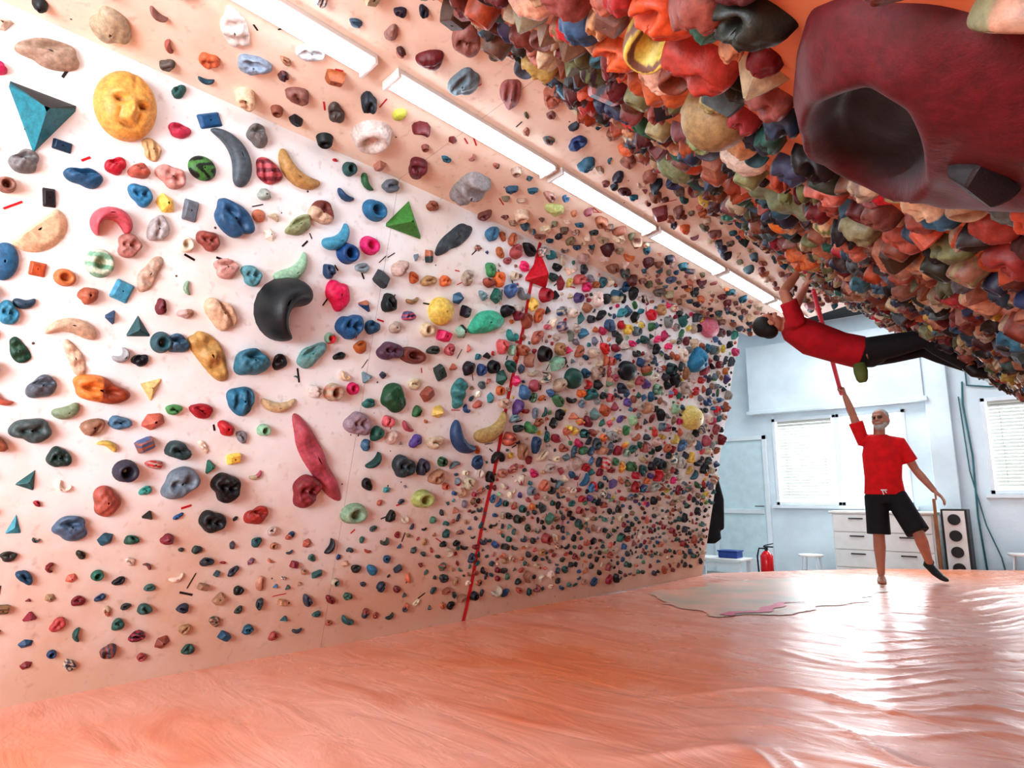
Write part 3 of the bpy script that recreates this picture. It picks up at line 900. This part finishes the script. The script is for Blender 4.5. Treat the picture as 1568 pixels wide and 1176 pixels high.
# ---------------------------------------------------------------- figures
M_skin = mat('skin', (182,122,98), .55, .08, 12)
M_shirt = mat('red_cotton', (214,14,22), .85, .12, 14, .4, 25)
M_shirt2 = mat('dark_red_cotton', (172,14,30), .85, .15, 14, .4, 25)
M_short = mat('black_cotton', (24,22,26), .85, .2, 14, .4, 25)
M_hairg = mat('grey_hair', (176,172,168), .8, .2, 60, .5, 80)
M_hairk = mat('dark_hair', (24,18,16), .7, .2, 60, .5, 80)
M_shoe = mat('climbing_shoe', (20,24,22), .5, .2)
M_eye = mat('eye_dark', (20,16,14), .2)
def V3(*a): return Vector(a)

def head(bm, c, up, fw, k=1.0):
    up = up.normalized(); fw = (fw-up*fw.dot(up)).normalized(); sd = fw.cross(up)
    A = (sd, fw, up)
    def p(s, f, u): return c+sd*s*k+fw*f*k+up*u*k
    ell(bm, p(0,-.008,.028), (.076*k,.095*k,.088*k), A)
    ell(bm, p(0,.018,-.03), (.062*k,.072*k,.075*k), A)
    ell(bm, p(0,.045,-.082), (.036*k,.036*k,.028*k), A)
    tube(bm, [p(0,.085,.03), p(0,.108,-.018)], [.009*k,.016*k])
    ell(bm, p(0,.083,-.052), (.024*k,.012*k,.010*k), A)
    ell(bm, p(0,.083,.038), (.052*k,.012*k,.010*k), A)
    for s in (-1, 1):
        ell(bm, p(.076*s,-.005,-.005), (.010*k,.020*k,.032*k), A)
        ell(bm, p(.04*s,.068,-.02), (.022*k,.018*k,.02*k), A)
    return p, A

def hand(bm, wrist, d, nrm, side, curl=(.5,.7,.6), k=1.0, thumb=.6):
    d = d.normalized(); nrm = (nrm-d*nrm.dot(d)).normalized(); sd = d.cross(nrm)
    if sd.dot(side) < 0: sd = -sd
    tube(bm, [wrist-d*.01, wrist+d*.03*k, wrist+d*.075*k, wrist+d*.088*k], [(.026*k,.018*k),(.036*k,.017*k),(.041*k,.014*k),(.038*k,.012*k)], side=sd, seg=16)
    base = wrist+d*.085*k
    for i, (o, ln) in enumerate(((.030,.072),(.010,.080),(-.011,.075),(-.031,.060))):
        p = base+sd*o*k; a = 0; pts = [p-d*.02*k, p]; rad = [.0095*k,.0095*k]
        for j, fr in enumerate((.45,.3,.25)):
            a += curl[j]
            p = p+(d*math.cos(a)+nrm*math.sin(a))*ln*fr*k*1.1
            pts.append(p); rad.append((.0088-.0008*j)*k)
        tube(bm, pts, rad, side=sd, seg=10)
    p = wrist+d*.02*k+sd*.026*k
    q = p+(sd*.75+d*.6+nrm*.25).normalized()*.036*k
    r = q+(sd*(.5-thumb*.4)+d*.7+nrm*thumb).normalized()*.032*k
    s = r+(sd*(.1-thumb*.5)+d*.6+nrm*thumb).normalized()*.026*k
    tube(bm, [p, q, r, s], [.014*k,.012*k,.0105*k,.009*k], seg=10)

man = empty('standing_man')
base = V3(-1.82,7.67,0); LX = V3(.973,.231,0); FX = V3(.231,-.973,0); UP = V3(0,0,1)
def m(l, f, z): return base+LX*l+FX*f+UP*z
J = dict(neck=m(.10,.0,1.50), chest=m(.11,0,1.30), waist=m(.10,.01,1.05), pel=m(.10,0,.90),
 sR=m(-.055,0,1.455), eR=m(-.13,.05,1.735), wR=m(-.185,.10,1.93), sL=m(.28,0,1.405), eL=m(.40,-.03,1.13), wL=m(.535,.05,.92),
 hR=m(.02,0,.87), kR=m(.012,.03,.47), aR=m(.0,-.02,.085), hL=m(.19,0,.87), kL=m(.36,.13,.50), aL=m(.44,-.15,.20))
bm = bmesh.new()
tube(bm, [J['pel'],J['waist'],J['chest'],m(.105,0,1.43),J['neck']], [(.155,.105),(.14,.10),(.165,.115),(.13,.09),(.06,.06)], side=LX, seg=22)
tube(bm, [J['neck']-UP*.03, m(.11,.02,1.60)], [.058,.055])
for s, el, w in (('sR','eR','wR'),('sL','eL','wL')):
    tube(bm, [J['neck']+ (J[s]-J['neck'])*.45-UP*.03, J[s], (J[s]+J[el])/2, J[el], J[el]+(J[w]-J[el])*.3, J[w]], [.055,.056,.047,.038,.040,.027])
for h, k, a in (('hR','kR','aR'),('hL','kL','aL')):
    tube(bm, [J[h], (J[h]+J[k])/2, J[k], J[k]+(J[a]-J[k])*.32, J[k]+(J[a]-J[k])*.7, J[a]], [.088,.078,.055,.057,.043,.036])
aR = J['aR']
tube(bm, [aR+FX*(-.05)-UP*.045, aR+FX*.03-UP*.045, aR+FX*.12-UP*.058, aR+FX*.19-UP*.065], [(.034,.036),(.038,.036),(.046,.024),(.042,.016)], side=LX)
for i in range(5):
    o = (-.034+.017*i)
    tube(bm, [aR+FX*.18+LX*o-UP*.068, aR+FX*(.215-.004*abs(i-4))+LX*o-UP*.071], [.010,.009], seg=8)
p, A = head(bm, m(.125,.03,1.655), V3(-.10,.12,1), FX-LX*.35+UP*.12)
hand(bm, J['wR'], (J['wR']-J['eR']).normalized()*.7+UP*.5, FX*.2-LX*.6-UP*.1, FX, curl=(1.1,1.3,.9), thumb=1.0)
hand(bm, J['wL'], (J['wL']-J['eL'])+LX*.05, FX*-.2-LX*.6-UP*.2, FX, curl=(.25,.35,.3))
finish('body', bm, M_skin, man, voxel=.0062, smooth_it=3)
bm = bmesh.new()
tube(bm, [m(.10,0,.89), J['waist'],J['chest'],m(.105,0,1.44),m(.10,0,1.50)], [(.19,.135),(.172,.128),(.187,.135),(.15,.112),(.075,.075)], side=LX, seg=24, rnd=False)
for s, el in (('sR','eR'),('sL','eL')):
    tube(bm, [J['neck']+(J[s]-J['neck'])*.4-UP*.04, J[s], J[s]+(J[el]-J[s])*.5, J[s]+(J[el]-J[s])*.68], [.075,.074,.07,.073], rnd=False)
finish('t_shirt', bm, M_shirt, man, voxel=.008, smooth_it=4)
bm = bmesh.new()
tube(bm, [m(.10,0,.95), J['pel'], m(.10,0,.80)], [(.165,.12),(.182,.132),(.18,.125)], side=LX, seg=24, rnd=False)
for h, k in (('hR','kR'),('hL','kL')):
    tube(bm, [J[h], J[h]+(J[k]-J[h])*.5, J[h]+(J[k]-J[h])*.97], [.112,.108,.11], rnd=False, seg=20)
finish('shorts', bm, M_short, man, voxel=.008, smooth_it=4)
bm = bmesh.new()
tube(bm, [m(.08,.14,.93), m(.09,.15,.885)], [.006,.005]); tube(bm, [m(.10,.14,.93), m(.115,.15,.90)], [.006,.005]); tube(bm, [m(.07,.14,.93), m(.12,.14,.93)], [.007,.007])
finish('drawstring', bm, M_cab, man)
aL = J['aL']; td = (LX*.55+FX*.45-UP*.45).normalized()
bm = bmesh.new()
tube(bm, [aL+UP*.02, aL-UP*.03-td*.02, aL+td*.06-UP*.055, aL+td*.14-UP*.06, aL+td*.19-UP*.05], [(.044,.046),(.044,.05),(.044,.04),(.046,.03),(.03,.02)], side=LX*.45-FX*.9)
finish('climbing_shoe', bm, M_shoe, man, voxel=.007)
bm = bmesh.new()
ell(bm, p(0,-.022,.045), (.082,.092,.082), A); ell(bm, p(0,-.05,0), (.076,.06,.07), A)
finish('hair', bm, M_hairg, man, voxel=.006, smooth_it=2)
bm = bmesh.new()
ell(bm, p(0,.052,-.085), (.047,.045,.036), A); ell(bm, p(.045,.03,-.06), (.02,.04,.032), A); ell(bm, p(-.045,.03,-.06), (.02,.04,.032), A); ell(bm, p(0,.09,-.04), (.03,.012,.007), A)
finish('beard', bm, M_hairg, man, voxel=.005, smooth_it=2)
bm = bmesh.new()
for s in (-1, 1):
    ell(bm, p(.031*s,.084,.015), (.013,.008,.008), A, 12)
    tube(bm, [p(.031*s+.022*math.cos(q*math.pi/6),.098,.012+.017*math.sin(q*math.pi/6)) for q in range(13)], [.0025]*13, seg=6)
tube(bm, [p(-.01,.1,.015), p(.01,.1,.015)], [.0025]*2, seg=6)
finish('eyes_and_glasses', bm, M_eye, man)

gr = J['wR']+((J['wR']-J['eR']).normalized()*.7+UP*.5).normalized()*.085+(-LX*.6+FX*.2).normalized()*.03
top = V3(-1.83,6.25,2.76); dd = (top-gr).normalized()
bm = bmesh.new(); tube(bm, [gr-dd*.10, gr+dd*.5, gr+dd*1.0, top], [.022,.022,.021,.020], seg=16)
finish('pointing_pole', bm, mat('pink_pole', (226,70,92), .4, .08), smooth=True)

cl = empty('climber')
CO = V3(-1.755,5.281,0); E = V3(.9,.436,0); Wd = V3(.436,-.9,0)
def c(e_, w, z): return CO+E*e_+Wd*w+UP*z
K = dict(sh=c(.02,0,2.20), ch=c(.16,0,2.10), wa=c(.36,0,2.01), pe=c(.50,0,1.965),
  s1=c(.03,.17,2.21), e1=c(-.05,.25,2.43), w1=c(.07,.13,2.60), s2=c(.03,-.16,2.22), e2=c(.10,-.26,2.45), w2=c(.17,-.12,2.58),
  h1=c(.53,.09,1.96), k1=c(.90,.19,2.0), a1=c(1.19,.12,1.79), h2=c(.53,-.09,1.96), k2=c(.95,-.05,1.98), a2=c(1.32,-.10,1.80))
bm = bmesh.new()
tube(bm, [K['pe'],K['wa'],K['ch'],K['sh'],c(-.04,0,2.235)], [(.155,.10),(.14,.095),(.17,.11),(.13,.085),(.06,.06)], side=Wd, seg=22)
tube(bm, [c(-.02,0,2.22), c(-.12,0,2.25)], [.056,.055])
for s, el, w in (('s1','e1','w1'),('s2','e2','w2')):
    tube(bm, [K['sh']+(K[s]-K['sh'])*.4, K[s], (K[s]+K[el])/2, K[el], K[el]+(K[w]-K[el])*.3, K[w]], [.055,.056,.048,.040,.041,.028])
for h, k, a in (('h1','k1','a1'),('h2','k2','a2')):
    tube(bm, [K[h],(K[h]+K[k])/2,K[k],K[k]+(K[a]-K[k])*.3,K[k]+(K[a]-K[k])*.7,K[a]], [.088,.077,.056,.056,.042,.035])
p2, A2 = head(bm, c(-.15,.03,2.225), -E*.9+UP*.35, UP*.9+E*.3-Wd*.1)
hand(bm, K['w1'], (K['w1']-K['e1']).normalized()+UP*.5, E*.8+UP*.1, Wd, curl=(.7,.9,.7))
hand(bm, K['w2'], (K['w2']-K['e2']).normalized()+UP*.5, E*.8+UP*.1, Wd, curl=(.7,.9,.7))
finish('body', bm, M_skin, cl, voxel=.0062, smooth_it=3)
bm = bmesh.new()
tube(bm, [c(.50,0,1.965),K['wa'],K['ch'],K['sh'],c(-.02,0,2.225)], [(.178,.125),(.168,.122),(.19,.135),(.15,.11),(.075,.075)], side=Wd, seg=24, rnd=False)
for s, el in (('s1','e1'),('s2','e2')):
    tube(bm, [K['sh']+(K[s]-K['sh'])*.35, K[s], K[s]+(K[el]-K[s])*.5, K[s]+(K[el]-K[s])*.66], [.072,.072,.066,.068], rnd=False)
finish('t_shirt', bm, M_shirt2, cl, voxel=.008, smooth_it=4)
bm = bmesh.new()
tube(bm, [c(.44,0,1.98),K['pe'],c(.60,0,1.955)], [(.158,.108),(.168,.118),(.16,.11)], side=Wd, seg=24)
for h, k, a in (('h1','k1','a1'),('h2','k2','a2')):
    tube(bm, [K[h],(K[h]+K[k])/2,K[k],K[k]+(K[a]-K[k])*.3,K[k]+(K[a]-K[k])*.88], [.102,.09,.07,.068,.052], rnd=False)
finish('trousers', bm, M_short, cl, voxel=.008, smooth_it=4)
bm = bmesh.new()
ell(bm, p2(0,-.022,.035), (.084,.092,.088), A2); ell(bm, p2(0,-.05,-.01), (.078,.06,.075), A2)
finish('hair', bm, M_hairk, cl, voxel=.006, smooth_it=2)
bm = bmesh.new()
for s in (-1, 1): ell(bm, p2(.031*s,.084,.015), (.013,.008,.008), A2, 12)
finish('eyes', bm, M_eye, cl)
bm = bmesh.new()
for a in ('a1','a2'):
    q = K[a]; d = (E*.85-UP*.05+ (UP*.1 if a == 'a2' else UP*-.25)).normalized()
    tube(bm, [q-d*.03, q+d*.02-UP*.03, q+d*.10-UP*.03, q+d*.17-UP*.015], [(.04,.042),(.044,.048),(.043,.034),(.028,.02)], side=Wd)
finish('climbing_shoes', bm, M_shoe, cl, voxel=.007)
bm = bmesh.new()
tube(bm, [c(.47,.06,1.86), c(.475,.07,1.80), c(.48,.07,1.74)], [(.045,.035),(.05,.042),(.04,.035)], seg=18)
finish('chalk_bag', bm, mat('green_nylon', (96,106,50), .7), cl, smooth=True)

def touch(P, S, r, col):
    q = P-S.O; y, t, w = q.dot(S.u), q.dot(S.v), q.dot(S.n)
    V, C, lv, tot = make_hold('blob', r, r*.8, max(w-.0, .04), 0, rs, col, None, 1)
    build_mesh('climbing_hold', [(surf_xform(S, V, y, t), C, lv, tot)], M_hold)
touch(K['w1']+UP*.07+E*.05, RIGHT, .06, (190,150,120)); touch(K['w2']+UP*.07+E*.05, RIGHT, .055, (170,90,80))
touch(K['a1']+E*.17-UP*.06, RIGHT, .05, (180,110,90)); touch(K['a2']+E*.2-UP*.0, RIGHT, .06, (150,70,60))

# ---------------------------------------------------------------- light
w = bpy.data.worlds.new('World'); scene.world = w; w.use_nodes = True
bg = w.node_tree.nodes['Background']; bg.inputs[0].default_value = (.82,.93,1,1); bg.inputs[1].default_value = 1.6
def area(name, loc, target, sx, sy, energy, col):
    l = bpy.data.lights.new(name, 'AREA'); l.shape = 'RECTANGLE'; l.size = sx; l.size_y = sy; l.energy = energy; l.color = col
    o = bpy.data.objects.new(name, l); scene.collection.objects.link(o)
    o.location = loc; o.rotation_euler = (Vector(target)-Vector(loc)).to_track_quat('-Z', 'Y').to_euler()
area('fill_behind_camera', (-.9,-2.3,1.4), (-3.0,2.6,1.8), 1.8, 1.6, 165, (.82,.92,1))  # unseen fill lamp added behind the camera to brighten the left wall
area('daylight_window_1', (-2.95,10.95,1.45), (-2.7,6,.9), 1.8, 1.3, 130, (.86,.94,1))
area('daylight_window_2', (-.2,10.95,1.55), (-1,6,.9), 1.8, 1.2, 110, (.86,.94,1))
area('back_room_lamp', (-2.5,9,3.5), (-2.5,9,0), 1.5, 1.2, 45, (.9,.96,1))

# ---------------------------------------------------------------- camera
cd = bpy.data.cameras.new('camera'); cam = bpy.data.objects.new('camera', cd); scene.collection.objects.link(cam)
cam.location = (0,0,CAMH); cam.rotation_euler = (math.radians(90+9.9), 0, math.radians(42.0))
cd.sensor_width = 36; cd.lens = 36*1020/1600; cd.clip_start = .02
scene.camera = cam
